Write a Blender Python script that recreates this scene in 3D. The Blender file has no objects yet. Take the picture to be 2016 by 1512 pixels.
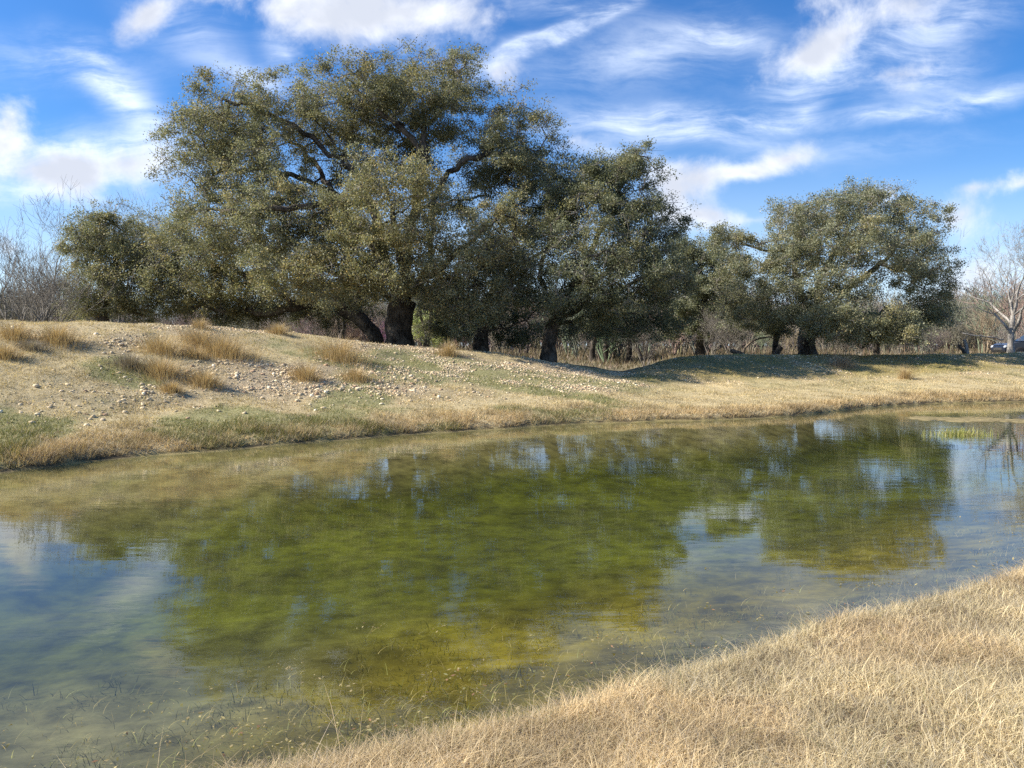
import bpy, math, random
import numpy as np
from mathutils import Vector

R = math.radians
rng = np.random.default_rng(7)
random.seed(7)
SC = bpy.context.scene
COL = SC.collection

# ------------------------------------------------------------------ camera
F, CX, CY, HZ, EYE = 1515.0, 1008.0, 756.0, 680.0, 2.1
PITCH = math.atan((CY - HZ) / F)
cam_d = bpy.data.cameras.new("camera")
cam = bpy.data.objects.new("camera", cam_d)
COL.objects.link(cam)
cam.location = (0, 0, EYE)
cam.rotation_euler = (math.pi / 2 - PITCH, 0, 0)
cam_d.sensor_width = 36.0
cam_d.lens = 36.0 * F / 2016.0
cam_d.clip_start = 0.05
cam_d.clip_end = 6000
SC.camera = cam
SC.view_settings.view_transform = 'Standard'
SC.view_settings.look = 'None'
SC.view_settings.exposure = 0.92
SC.view_settings.gamma = 1.0
SC.render.resolution_x, SC.render.resolution_y = 1024, 768
SC.cycles.max_bounces = 8
SC.cycles.transparent_max_bounces = 12
SC.cycles.use_denoising = False
SC.cycles.sample_clamp_indirect = 5.0

CP, SP = math.cos(PITCH), math.sin(PITCH)


def ray(x, y):
    a, b = (x - CX) / F, (CY - y) / F
    return np.array([a, CP + b * SP, -SP + b * CP])


def at(x, y, d):
    r = ray(x, y)
    return np.array([0, 0, EYE]) + r * (d / r[1])


def proj(P):
    P = np.asarray(P, float)
    z = P[..., 2] - EYE
    dep = P[..., 1] * CP - z * SP
    up = P[..., 1] * SP + z * CP
    return CX + F * P[..., 0] / dep, CY - F * up / dep


# ------------------------------------------------------------------ sun and sky
SUN_EL, SUN_AZ = 38.0, -94.0            # azimuth from +Y towards +X
sd = Vector((math.cos(R(SUN_EL)) * math.sin(R(SUN_AZ)), math.cos(R(SUN_EL)) * math.cos(R(SUN_AZ)), math.sin(R(SUN_EL))))
sun_d = bpy.data.lights.new("sun", 'SUN')
sun_d.energy = 5.0
sun_d.angle = R(0.5)
sun_d.color = (1.0, 0.945, 0.85)
sun = bpy.data.objects.new("sun", sun_d)
COL.objects.link(sun)
sun.rotation_euler = sd.to_track_quat('Z', 'Y').to_euler()
sun.location = (-40, 0, 40)

W = bpy.data.worlds.new("World")
SC.world = W
W.use_nodes = True


class NT:
    def __init__(s, tree):
        s.t = tree
        s.t.nodes.clear()

    def n(s, typ, ins=None, **props):
        nd = s.t.nodes.new(typ)
        for k, v in props.items():
            setattr(nd, k, v)
        for k, v in (ins or {}).items():
            sk = nd.inputs[k]
            if isinstance(v, bpy.types.NodeSocket):
                s.t.links.new(v, sk)
            else:
                sk.default_value = v
        return nd

    def m(s, op, a, b=0.0, c=0.0, clamp=False):
        return s.n('ShaderNodeMath', {0: a, 1: b, 2: c}, operation=op, use_clamp=clamp).outputs[0]

    def mix(s, fac, a, b, blend='MIX'):
        nd = s.n('ShaderNodeMix', {0: fac, 6: a, 7: b}, data_type='RGBA', blend_type=blend)
        return nd.outputs[2]

    def ss(s, x, lo, hi, a=0.0, b=1.0):
        return s.n('ShaderNodeMapRange', {0: x, 1: lo, 2: hi, 3: a, 4: b}, interpolation_type='SMOOTHSTEP').outputs[0]

    def noise(s, vec, scale, detail=4.0, rough=0.55, dist=0.0):
        return s.n('ShaderNodeTexNoise', {'Vector': vec, 'Scale': scale, 'Detail': detail, 'Roughness': rough, 'Distortion': dist})


def sky_uv(x, y):
    r = ray(x, y)
    return r[0] / r[1], r[2] / r[1]


def build_world():
    g = NT(W.node_tree)
    tc = g.n('ShaderNodeTexCoord').outputs['Generated']
    sep = g.n('ShaderNodeSeparateXYZ', {0: tc})
    yy = g.m('MAXIMUM', g.m('ABSOLUTE', sep.outputs[1]), 0.06)
    u = g.m('DIVIDE', sep.outputs[0], yy)
    v = g.m('DIVIDE', sep.outputs[2], yy)
    uv = g.n('ShaderNodeCombineXYZ', {0: u, 1: v}).outputs[0]
    sky = g.n('ShaderNodeTexSky', sky_type='NISHITA', sun_disc=False, sun_elevation=R(SUN_EL), sun_rotation=R(SUN_AZ),
              air_density=1.0, dust_density=0.6, ozone_density=2.0).outputs[0]
    # deeper blue, the way the phone saw it
    sky = g.n('ShaderNodeHueSaturation', {'Saturation': 1.32, 'Value': 0.89, 'Color': sky}).outputs[0]
    sky = g.mix(1.0, sky, (0.64, 0.83, 1.07, 1), 'MULTIPLY')
    # a little domain warp so that no bank of cloud keeps an elliptical outline
    wn = g.noise(uv, 5.0, 3.0).outputs['Color']
    wv = g.n('ShaderNodeVectorMath', {0: wn, 1: (0.5, 0.5, 0.5)}, operation='SUBTRACT').outputs[0]
    wv = g.n('ShaderNodeVectorMath', {0: wv, 3: 0.06}, operation='SCALE').outputs[0]
    uvw = g.n('ShaderNodeVectorMath', {0: uv, 1: wv}, operation='ADD').outputs[0]

    def field(blobs):
        acc = None
        for (x, y, rx, ry, ang, w) in blobs:
            a, b = sky_uv(x, y)
            mp = g.n('ShaderNodeMapping', {'Vector': uvw, 'Location': (a, b, 0), 'Rotation': (0, 0, R(ang)),
                                           'Scale': (1.7 * rx / F, 1.7 * ry / F, 1)}, vector_type='TEXTURE').outputs[0]
            gr = g.n('ShaderNodeTexGradient', {0: mp}, gradient_type='QUADRATIC_SPHERE').outputs[1]
            acc = g.m('MULTIPLY', gr, w) if acc is None else g.m('MULTIPLY_ADD', gr, w, acc)
        return g.m('MULTIPLY', acc, 0.84)

    # puffs: x, y, rx, ry (photo units), tilt, weight
    puffs = field([
        (640, 30, 160, 75, 12, 1.25), (790, 35, 120, 60, -8, 1.05), (900, 45, 90, 45, 0, 0.9), (560, 15, 80, 40, 0, .9),
        (300, 15, 70, 38, 38, 1.5), (410, -5, 60, 30, 5, 1.1), (985, 140, 60, 40, 10, 1.0), (700, -60, 260, 70, 0, 1.6),
        (1690, 50, 220, 55, 22, 1.1), (1590, 100, 120, 45, 25, .9), (1775, 150, 110, 34, 10, .7), (1790, -60, 260, 70, 10, .9),
        (1330, 385, 75, 75, 15, 1.15), (1300, 345, 60, 35, 0, .8), (1430, 350, 110, 28, 12, 1.2), (1545, 312, 80, 30, 20, 1.2), (1480, 345, 60, 24, 0, .8),
        (1480, 435, 110, 24, 5, 1.0), (1370, 430, 70, 22, 0, .8), (1880, 425, 60, 38, 20, 1.1), (1740, 385, 45, 25, 0, .9), (1915, 376, 45, 15, 5, .9), (2010, 365, 60, 22, 5, 1.0),
        (20, 270, 80, 60, 0, 1.35), (30, 215, 60, 50, 0, .8), (150, 335, 85, 55, 0, 1.25), (60, 330, 160, 60, 0, .9), (250, 335, 140, 50, 0, .9),
        (1130, 275, 60, 40, -10, .8), (20, 480, 90, 40, 0, .7), (1930, 540, 160, 90, 0, .8), (100, -140, 160, 90, 0, 1.3), (1200, -160, 300, 70, 15, .9)])
    wisps = field([
        (1120, 55, 220, 17, 24, 2.0), (1010, 100, 120, 22, 20, 1.2), (1240, 110, 260, 80, 5, .6), (1390, 60, 170, 50, 10, .55), (1430, 70, 90, 20, -8, .8),
        (1100, 10, 140, 30, 0, .7), (1290, 235, 250, 32, -3, 1.25), (1330, 268, 220, 24, -6, .9), (1520, 238, 130, 22, 3, 1.1), (1590, 215, 60, 22, 30, .8),
        (1760, 232, 130, 18, 3, 1.2), (1930, 195, 140, 26, 10, 1.1), (1650, 130, 150, 45, 25, 1.2), (1700, 90, 230, 70, 20, .6), (1880, 60, 170, 60, 25, .8), (1820, 160, 120, 45, 15, .8),
        (210, 150, 140, 50, -38, .9), (260, 210, 130, 40, -40, .8), (120, 120, 220, 60, -5, .6), (140, 320, 260, 60, 3, 1.5), (250, 300, 120, 40, 12, .9), (40, 340, 160, 45, 0, 1.3),
        (500, 155, 110, 30, -20, 1.0), (560, 110, 70, 30, -50, .8), (380, 60, 140, 60, -30, .5), (860, 110, 100, 50, 0, .7), (1200, 300, 150, 30, -15, .6), (1700, 290, 300, 40, 5, .35)])
    fb = g.noise(uv, 9.0, 12.0, 0.62, 0.2).outputs[0]
    # wisps are drawn out along the wind
    mpw = g.n('ShaderNodeMapping', {'Vector': uvw, 'Rotation': (0, 0, R(-16)), 'Scale': (5.0, 21.0, 1)}).outputs[0]
    st = g.noise(mpw, 1.0, 11.0, 0.66, 0.4).outputs[0]
    ac = g.ss(g.m('ADD', puffs, g.m('MULTIPLY', g.m('SUBTRACT', fb, 0.5), 2.7)), 0.10, 1.20)
    ac = g.m('MULTIPLY', ac, g.ss(puffs, 0.0, 0.12))
    aw = g.m('MULTIPLY', g.m('MULTIPLY', wisps, 1.25, clamp=True), g.ss(g.m('ADD', g.m('MULTIPLY', st, .75), g.m('MULTIPLY', fb, .25)), 0.36, 0.66, .10, 1.0))
    aw = g.m('MULTIPLY', aw, 0.80)
    # thickness decides how grey a puff is
    fb2 = g.noise(g.n('ShaderNodeVectorMath', {0: uv, 1: (0.012, -0.022, 0)}, operation='ADD').outputs[0], 9.0, 6.0, 0.55, 0.2).outputs[0]
    sh = g.ss(g.m('ADD', g.m('MULTIPLY', puffs, 0.22), fb2), 0.48, 0.86)
    cc = g.mix(sh, (0.66, 0.68, 0.72, 1), (0.41, 0.44, 0.51, 1))
    veil = g.ss(v, 0.0, 0.30, 0.62, 0.0)
    # Background strength is 0.1, so cloud radiance is written ten times larger here
    cc10 = g.n('ShaderNodeVectorMath', {0: cc, 3: 9.6}, operation='SCALE').outputs[0]
    col = g.mix(veil, sky, (4.8, 5.7, 6.9, 1))
    col = g.mix(aw, col, (6.3, 6.9, 7.8, 1))
    col = g.mix(ac, col, cc10)
    bg = g.n('ShaderNodeBackground', {'Color': col, 'Strength': 0.1})
    out = g.n('ShaderNodeOutputWorld')
    W.node_tree.links.new(bg.outputs[0], out.inputs[0])
    W.cycles.sampling_method = 'MANUAL'
    W.cycles.sample_map_resolution = 512


build_world()


# ------------------------------------------------------------------ helpers
def tag(o, label=None, cat=None, group=None, kind=None):
    if label: o['label'] = label
    if cat: o['category'] = cat
    if group: o['group'] = group
    if kind: o['kind'] = kind
    return o


def empty(name, loc, label, cat, group=None):
    o = bpy.data.objects.new(name, None)
    COL.objects.link(o)
    o.location = loc
    o.empty_display_size = 0.3
    return tag(o, label, cat, group)


def mesh_np(name, V, faces, mat, parent=None, col=None, smooth=False):
    """faces: list of int arrays (n,k); V world coordinates (relative to the parent's origin when parented)"""
    me = bpy.data.meshes.new(name)
    V = np.asarray(V, np.float32)
    if parent is not None:
        V = V - np.array(parent.location, np.float32)
    me.vertices.add(len(V))
    me.vertices.foreach_set('co', V.ravel())
    loops, starts, c = [], [], 0
    for fa in faces:
        fa = np.asarray(fa, np.int32)
        if not len(fa): continue
        k = fa.shape[1]
        loops.append(fa.ravel())
        starts.append(np.arange(len(fa), dtype=np.int32) * k + c)
        c += fa.size
    loops, starts = np.concatenate(loops), np.concatenate(starts)
    me.loops.add(len(loops))
    me.loops.foreach_set('vertex_index', loops)
    me.polygons.add(len(starts))
    me.polygons.foreach_set('loop_start', starts)
    me.update(calc_edges=True)
    if smooth:
        me.polygons.foreach_set('use_smooth', np.ones(len(starts), bool))
    if col is not None:
        at_ = me.color_attributes.new('Col', 'FLOAT_COLOR', 'POINT')
        c4 = np.ones((len(V), 4), np.float32)
        c4[:, :3] = col
        at_.data.foreach_set('color', c4.ravel())
    if mat: me.materials.append(mat)
    o = bpy.data.objects.new(name, me)
    COL.objects.link(o)
    if parent is not None: o.parent = parent
    return o


_tab = rng.random((64, 64, 64)).astype(np.float32)


def vnoise(x, y, z=0.0, scale=1.0):
    x, y = np.asarray(x) * scale, np.asarray(y) * scale
    z = np.broadcast_to(np.asarray(z, float) * scale, x.shape)
    xi, yi, zi = np.floor(x).astype(int), np.floor(y).astype(int), np.floor(z).astype(int)
    fx, fy, fz = x - xi, y - yi, z - zi
    fx, fy, fz = [f * f * (3 - 2 * f) for f in (fx, fy, fz)]
    r = 0
    for i in (0, 1):
        for j in (0, 1):
            for k in (0, 1):
                w = (fx if i else 1 - fx) * (fy if j else 1 - fy) * (fz if k else 1 - fz)
                r = r + w * _tab[(xi + i) & 63, (yi + j) & 63, (zi + k) & 63]
    return r


def fbm(x, y, scale, oct=4):
    r, a, t = 0, 1.0, 0
    for i in range(oct):
        r = r + a * vnoise(np.asarray(x) + 17.3 * i, np.asarray(y) - 9.1 * i, 3.7 * i, scale)
        t += a
        a *= 0.55
        scale *= 2.03
    return r / t


def sstep(x, a, b):
    t = np.clip((x - a) / (b - a), 0, 1)
    return t * t * (3 - 2 * t)


def norm(v):
    return v / (np.linalg.norm(v, axis=-1, keepdims=True) + 1e-9)


def unit(n, r=None):
    return norm((r or rng).normal(size=(n, 3)))


def blades(P, h, w, lean, ang, segs, col, up=None):
    """curved tapering grass blades; returns V, faces, vertex colours"""
    n = len(P)
    s = np.linspace(0, 1, segs + 1)
    d = np.stack([np.cos(ang), np.sin(ang), np.zeros(n)], 1)
    ta = ang + math.pi / 2 + rng.normal(0, .6, n)
    sd_ = np.stack([np.cos(ta), np.sin(ta), np.zeros(n)], 1)
    V, C = [], []
    for k, t in enumerate(s):
        z = h * (t - 0.42 * lean * t * t)
        c = P + d * (h * lean * (0.35 * t + 0.75 * t * t))[:, None] + np.array([0, 0, 1]) * z[:, None]
        if k < segs:
            ww = (w * (1 - 0.75 * t) * 0.5)[:, None]
            V += [c - sd_ * ww, c + sd_ * ww]
        else:
            V.append(c)
    m = 2 * segs + 1
    V = np.stack(V, 1).reshape(-1, 3)
    b = np.arange(n)[:, None] * m
    quads = [np.concatenate([b + 2 * k, b + 2 * k + 1, b + 2 * k + 3, b + 2 * k + 2], 1) for k in range(segs - 1)]
    tri = np.concatenate([b + 2 * segs - 2, b + 2 * segs - 1, b + 2 * segs], 1)
    faces = ([np.concatenate(quads)] if quads else []) + [tri]
    return V, faces, np.repeat(col, m, 0)


def prisms(P0, P1, r0, r1):
    """thin three-sided twigs"""
    n = len(P0)
    t = norm(P1 - P0)
    ref = np.where(np.abs(t[:, 2:3]) < .9, np.array([[0, 0, 1.]]), np.array([[1., 0, 0]]))
    a = norm(np.cross(t, ref))
    b = np.cross(t, a)
    V = []
    for P, r in ((P0, r0), (P1, r1)):
        for k in range(3):
            th = 2.0944 * k
            V.append(P + (a * math.cos(th) + b * math.sin(th)) * np.asarray(r)[:, None])
    V = np.stack(V, 1).reshape(-1, 3)
    q = np.arange(n)[:, None] * 6
    F_ = np.concatenate([np.concatenate([q + k, q + (k + 1) % 3, q + 3 + (k + 1) % 3, q + 3 + k], 1) for k in range(3)])
    return V, F_


def tube(P, r, sides, cap=True):
    P, r = np.asarray(P, float), np.asarray(r, float)
    n = len(P)
    t = np.gradient(P, axis=0)
    t = norm(t)
    mt = np.abs(norm(P[-1] - P[0]))
    ref = np.zeros(3)
    ref[int(np.argmin(mt))] = 1
    a = norm(np.cross(t, ref))
    b = np.cross(t, a)
    th = np.arange(sides) * 2 * math.pi / sides
    V = P[:, None] + (a[:, None] * np.cos(th)[None, :, None] + b[:, None] * np.sin(th)[None, :, None]) * r[:, None, None]
    V = V.reshape(-1, 3)
    i = np.arange(n - 1)[:, None] * sides
    k = np.arange(sides)[None]
    k2 = (k + 1) % sides
    Q = np.stack([i + k, i + k2, i + sides + k2, i + sides + k], -1).reshape(-1, 4)
    return V, Q


class Bag:
    def __init__(s): s.V, s.F, s.C, s.n = [], {}, [], 0

    def add(s, V, faces, col=None):
        if not isinstance(faces, list): faces = [faces]
        for f in faces:
            s.F.setdefault(f.shape[1], []).append(np.asarray(f) + s.n)
        s.V.append(np.asarray(V, np.float32))
        if col is not None: s.C.append(np.broadcast_to(np.asarray(col, np.float32), (len(V), 3)))
        s.n += len(V)

    def build(s, name, mat, parent=None, smooth=False):
        return mesh_np(name, np.concatenate(s.V), [np.concatenate(f) for f in s.F.values()], mat, parent,
                       np.concatenate(s.C) if s.C else None, smooth)


# ------------------------------------------------------------------ materials
def new_mat(name):
    m = bpy.data.materials.new(name)
    m.use_nodes = True
    return m, NT(m.node_tree)


def finish(m, g, sh):
    out = g.n('ShaderNodeOutputMaterial')
    m.node_tree.links.new(sh, out.inputs[0])
    return m


def foliage_mat(name, transl=0.28, rough=0.5, spec=0.35):
    m, g = new_mat(name)
    c = g.n('ShaderNodeAttribute', attribute_name='Col').outputs[0]
    p = g.n('ShaderNodeBsdfPrincipled', {'Base Color': c, 'Roughness': rough, 'Specular IOR Level': spec}).outputs[0]
    t = g.n('ShaderNodeBsdfTranslucent', {'Color': g.mix(1.0, c, (1.12, 1.12, .8, 1), 'MULTIPLY')}).outputs[0]
    return finish(m, g, g.n('ShaderNodeMixShader', {0: transl, 1: p, 2: t}).outputs[0])


def plain_mat(name, col, rough=.5, metal=0.0, spec=.5, coat=0.0, var=.25, vscale=6.0, bump=0.0):
    m, g = new_mat(name)
    tc = g.n('ShaderNodeTexCoord').outputs['Object']
    nz = g.noise(tc, vscale, 5.0)
    k = g.n('ShaderNodeMapRange', {0: nz.outputs[0], 1: .3, 2: .7, 3: 1 - var, 4: 1 + var}).outputs[0]
    c = g.n('ShaderNodeVectorMath', {0: col[:3], 3: k}, operation='SCALE').outputs[0]
    ins = {'Base Color': c, 'Roughness': rough, 'Metallic': metal, 'Specular IOR Level': spec, 'Coat Weight': coat}
    if bump:
        ins['Normal'] = g.n('ShaderNodeBump', {'Height': nz.outputs[0], 'Strength': bump, 'Distance': .05}).outputs[0]
    return finish(m, g, g.n('ShaderNodeBsdfPrincipled', ins).outputs[0])


def bark_mat(name, lo, hi):
    m, g = new_mat(name)
    tc = g.n('ShaderNodeTexCoord').outputs['Object']
    st = g.n('ShaderNodeMapping', {'Vector': tc, 'Scale': (1, 1, .28)}).outputs[0]
    nz = g.noise(st, 14.0, 6.0, .65)
    n2 = g.noise(tc, 1.6, 4.0)
    f = g.m('MULTIPLY_ADD', n2.outputs[0], .5, g.m('MULTIPLY', nz.outputs[0], .5))
    c = g.mix(g.ss(f, .38, .62), lo + (1,), hi + (1,))
    b = g.n('ShaderNodeBump', {'Height': nz.outputs[0], 'Strength': .9, 'Distance': .06}).outputs[0]
    return finish(m, g, g.n('ShaderNodeBsdfPrincipled', {'Base Color': c, 'Roughness': .9, 'Specular IOR Level': .15, 'Normal': b}).outputs[0])


M_LEAF = foliage_mat('oak_leaf', .38, .58, .4)
M_GRASS = foliage_mat('dry_grass', .25, .6, .25)
M_BARK = bark_mat('oak_bark', (.026, .021, .017), (.15, .125, .10))
M_PALE = bark_mat('pale_bark', (.20, .18, .155), (.42, .385, .34))
M_TWIG = bark_mat('grey_twig', (.14, .122, .10), (.31, .28, .235))
M_TWIGW = bark_mat('weathered_wood', (.10, .075, .055), (.30, .235, .17))


def attr_mat(name, rough=.9, bump=.5, bscale=30.0, var=.35, spec=.2, wet=False):
    m, g = new_mat(name)
    c = g.n('ShaderNodeAttribute', attribute_name='Col').outputs[0]
    tc = g.n('ShaderNodeTexCoord').outputs['Object']
    n1 = g.noise(tc, bscale, 6.0, .65)
    n2 = g.noise(tc, bscale * .22, 4.0, .6)
    k = g.m('ADD', g.m('MULTIPLY', n1.outputs[0], .6), g.m('MULTIPLY', n2.outputs[0], .4))
    k = g.n('ShaderNodeMapRange', {0: k, 1: .35, 2: .65, 3: 1 - var, 4: 1 + var}).outputs[0]
    if wet:
        z = g.n('ShaderNodeSeparateXYZ', {0: g.n('ShaderNodeNewGeometry').outputs['Position']}).outputs[2]
        f = g.ss(z, -.05, 0.0)
        a1 = g.noise(tc, 3.0, 7.0, .66, .15).outputs[0]
        uw = g.n('ShaderNodeMapRange', {0: a1, 1: .34, 2: .66, 3: .42, 4: 1.22}).outputs[0]
        k = g.m('ADD', g.m('MULTIPLY', k, f), g.m('MULTIPLY', uw, g.m('SUBTRACT', 1.0, f)))
        bump = g.m('MULTIPLY', f, bump)
    c = g.n('ShaderNodeVectorMath', {0: c, 3: k}, operation='SCALE').outputs[0]
    b = g.n('ShaderNodeBump', {'Height': n1.outputs[0], 'Strength': bump, 'Distance': .04}).outputs[0]
    return finish(m, g, g.n('ShaderNodeBsdfPrincipled', {'Base Color': c, 'Roughness': rough, 'Specular IOR Level': spec, 'Normal': b}).outputs[0])


M_GROUND = attr_mat('ground_soil', .95, .6, 26.0, wet=True)
M_STONE = attr_mat('limestone', .85, .4, 18.0, .25)

# ------------------------------------------------------------------ terrain
# the banks of the pond, surveyed by bearing (photo column) and distance
b_col = [-1600, -600, 0, 250, 500, 750, 1000, 1200, 1400, 1550, 1640, 1720, 1800, 2016, 2500, 3300]
b_row = [1090, 985, 933, 904, 884, 861, 844, 834, 827, 820, 810, 802, 795, 791, 788, 786]
d0_ = [EYE * F / (r - HZ) for r in b_row]
c_col = [-1600, -600, 0, 200, 400, 550, 700, 850, 950, 1050, 1150, 1225, 1275, 1330, 1500, 1700, 1900, 2016, 2600, 3300]
c_dep = [17, 20, 23, 24.5, 26, 27.5, 29, 31, 32, 32.3, 32.6, 33.2, 34.8, 36.2, 37.5, 38.5, 40, 42, 44, 46]
c_row = [585, 615, 632, 634, 644, 656, 672, 686, 692, 710, 724, 738, 722, 703, 699, 700, 700, 696, 694, 692]
c_z = [EYE - (r - HZ) / F * d for r, d in zip(c_row, c_dep)]
t_col = [-1600, 0, 500, 1000, 1200, 1300, 1500, 1700, 1900, 2016, 3300]
t_dep = [11.0, 15.2, 19.0, 23.0, 24.6, 29.8, 31.3, 32.5, 34.0, 35.8, 38]
t_z = [.62, .62, .60, .58, .55, .50, .55, .60, .75, .80, .8]
g_col = np.arange(-1700, 3400, 5.0)


def prep(col, val, sig=24):
    v = np.interp(g_col, col, val)
    k = np.exp(-.5 * (np.arange(-30, 31) * 5.0 / sig) ** 2)
    k /= k.sum()
    return np.convolve(np.pad(v, 30, mode='edge'), k, 'valid')


T_D0, T_DT, T_ZT, T_DC, T_ZC = prep(b_col, d0_, 30), prep(t_col, t_dep), prep(t_col, t_z), prep(c_col, c_dep), prep(c_col, c_z, 16)
NX = np.array([(2016, 1120), (1800, 1175), (1620, 1222), (1450, 1280), (1250, 1340), (1050, 1400), (850, 1440), (600, 1500)], float)
nd = (EYE - .10) * F / (NX[:, 1] - HZ) * .985
nx = np.concatenate([[-60, -14, -7, -3.2], ((NX[:, 0] - CX) / F * nd)[::-1], [8.2, 12.5, 20, 60]])
ny = np.concatenate([[-34, -4, .4, 2.75], nd[::-1], [9.9, 13.2, 18.5, 40]])


def near_s(x, y):
    yn = np.interp(x, nx, ny)
    yn = yn + .12 * (vnoise(x, 0 * x, 5.0, 1.3) - .5)
    return (yn - y) * .84


def ground(x, y, rough=True):
    x, y = np.asarray(x, float), np.asarray(y, float)
    t = x / np.maximum(y, 1.0)
    col = np.clip(CX + F * t, -1600, 3300)
    f = lambda T: np.interp(col, g_col, T)
    d0, dt, zt, dc, zc = f(T_D0), f(T_DT), f(T_ZT), f(T_DC), f(T_ZC)
    d0 = d0 + .9 * (fbm(x, y, .55, 5) - .5)
    K = [(d0 - 30, -.9 + 0 * d0), (d0 - 5.5, -.85 + 0 * d0), (d0 - 1.2, -.22 + 0 * d0), (d0, 0 * d0), (d0 + .35, .16 + 0 * d0), (dt, zt),
         (dt * .5 + dc * .5, zt * .45 + zc * .55), (dc, zc), (dc + 2.2, zc - .04), (dc + 12, np.minimum(zc - .25, 1.30)), (dc + 70, 1.15 + 0 * d0), (dc + 3000, 1.2 + 0 * d0)]
    D, Z = np.stack([k[0] for k in K]), np.stack([k[1] for k in K])
    dl = np.diff(Z, axis=0) / np.diff(D, axis=0)
    m = np.zeros_like(Z)
    same = dl[:-1] * dl[1:] > 0
    m[1:-1] = np.where(same, 2 * dl[:-1] * dl[1:] / (dl[:-1] + dl[1:] + 1e-12), 0)
    m[0], m[-1] = 0, 0
    m[3] = .18
    zf = np.full(x.shape, -.9)
    for k in range(len(K) - 1):
        h = D[k + 1] - D[k]
        s = np.clip((y - D[k]) / h, 0, 1)
        z = (2 * s**3 - 3 * s**2 + 1) * Z[k] + (s**3 - 2 * s**2 + s) * h * m[k] + (-2 * s**3 + 3 * s**2) * Z[k + 1] + (s**3 - s**2) * h * m[k + 1]
        zf = np.where((y >= D[k]) & (y <= D[k + 1]), z, zf)
    zf = np.where(y > D[-1], 1.2, zf)
    zf = np.where(x < -200, np.maximum(zf, -.5), zf)
    s = near_s(x, y)
    zn = np.where(s > 0, .08 * np.minimum(s / .15, 1) + .75 * (1 - np.exp(-np.maximum(s, 0) / 4.2)), -.85 * (1 - np.exp(np.minimum(s, 0) / 2.3)) - .02)
    zn = np.where(y > 25, -.9, zn)
    z = np.maximum(zf, zn)
    if rough:
        land = sstep(z, .05, .5)
        z = z + land * (.20 * (fbm(x, y, .5, 4) - .5) + .13 * (fbm(x, y, 1.9, 3) - .5)) * np.where(y < 12, .35, 1)
        z = z + (z < 0) * .10 * (fbm(x, y, 1.2, 3) - .5) * np.minimum(1, -z * 4)
    return z


def axis(lo, hi, st, far_lo, far_hi):
    a = np.arange(lo, hi + 1e-6, st)
    r, s = [], st
    v = hi
    while v < far_hi:
        s *= 1.22
        v += s
        r.append(v)
    l, s, v = [], st, lo
    while v > far_lo:
        s *= 1.22
        v -= s
        l.append(v)
    return np.concatenate([l[::-1], a, r])


def slope_zones(x, y):
    """stony and green patches: 0..1 each"""
    col = CX + F * x / np.maximum(y, 1)
    dt, dc = np.interp(col, g_col, T_DT), np.interp(col, g_col, T_DC)
    q = (y - dt) / (dc - dt)
    left = 1 - sstep(col, 1200, 1290)
    n = fbm(x, y, .42, 4)
    st = sstep(q, -.12 + .0 * q, .22) * (1 - sstep(q, 1.0, 1.25)) * sstep(n, .36, .58)
    st = st * np.where(col < 1240, sstep(col, 60, 420) * .7 + .3, .7)
    st = st * (1 - .7 * (1 - sstep(col, 260, 520)) * (1 - sstep(q, .25, .6)))
    gr = sstep(fbm(x + 31, y - 12, .38, 4), .50, .60) * sstep(q, -.8, -.1) * (1 - sstep(q, .75, 1.05)) * (.35 + .65 * left)
    gr = gr + .8 * (1 - left) * sstep(q, .05, .35) * sstep(fbm(x + 3, y + 8, .3, 3), .40, .55)
    return st, np.clip(gr, 0, 1), q, col


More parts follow.
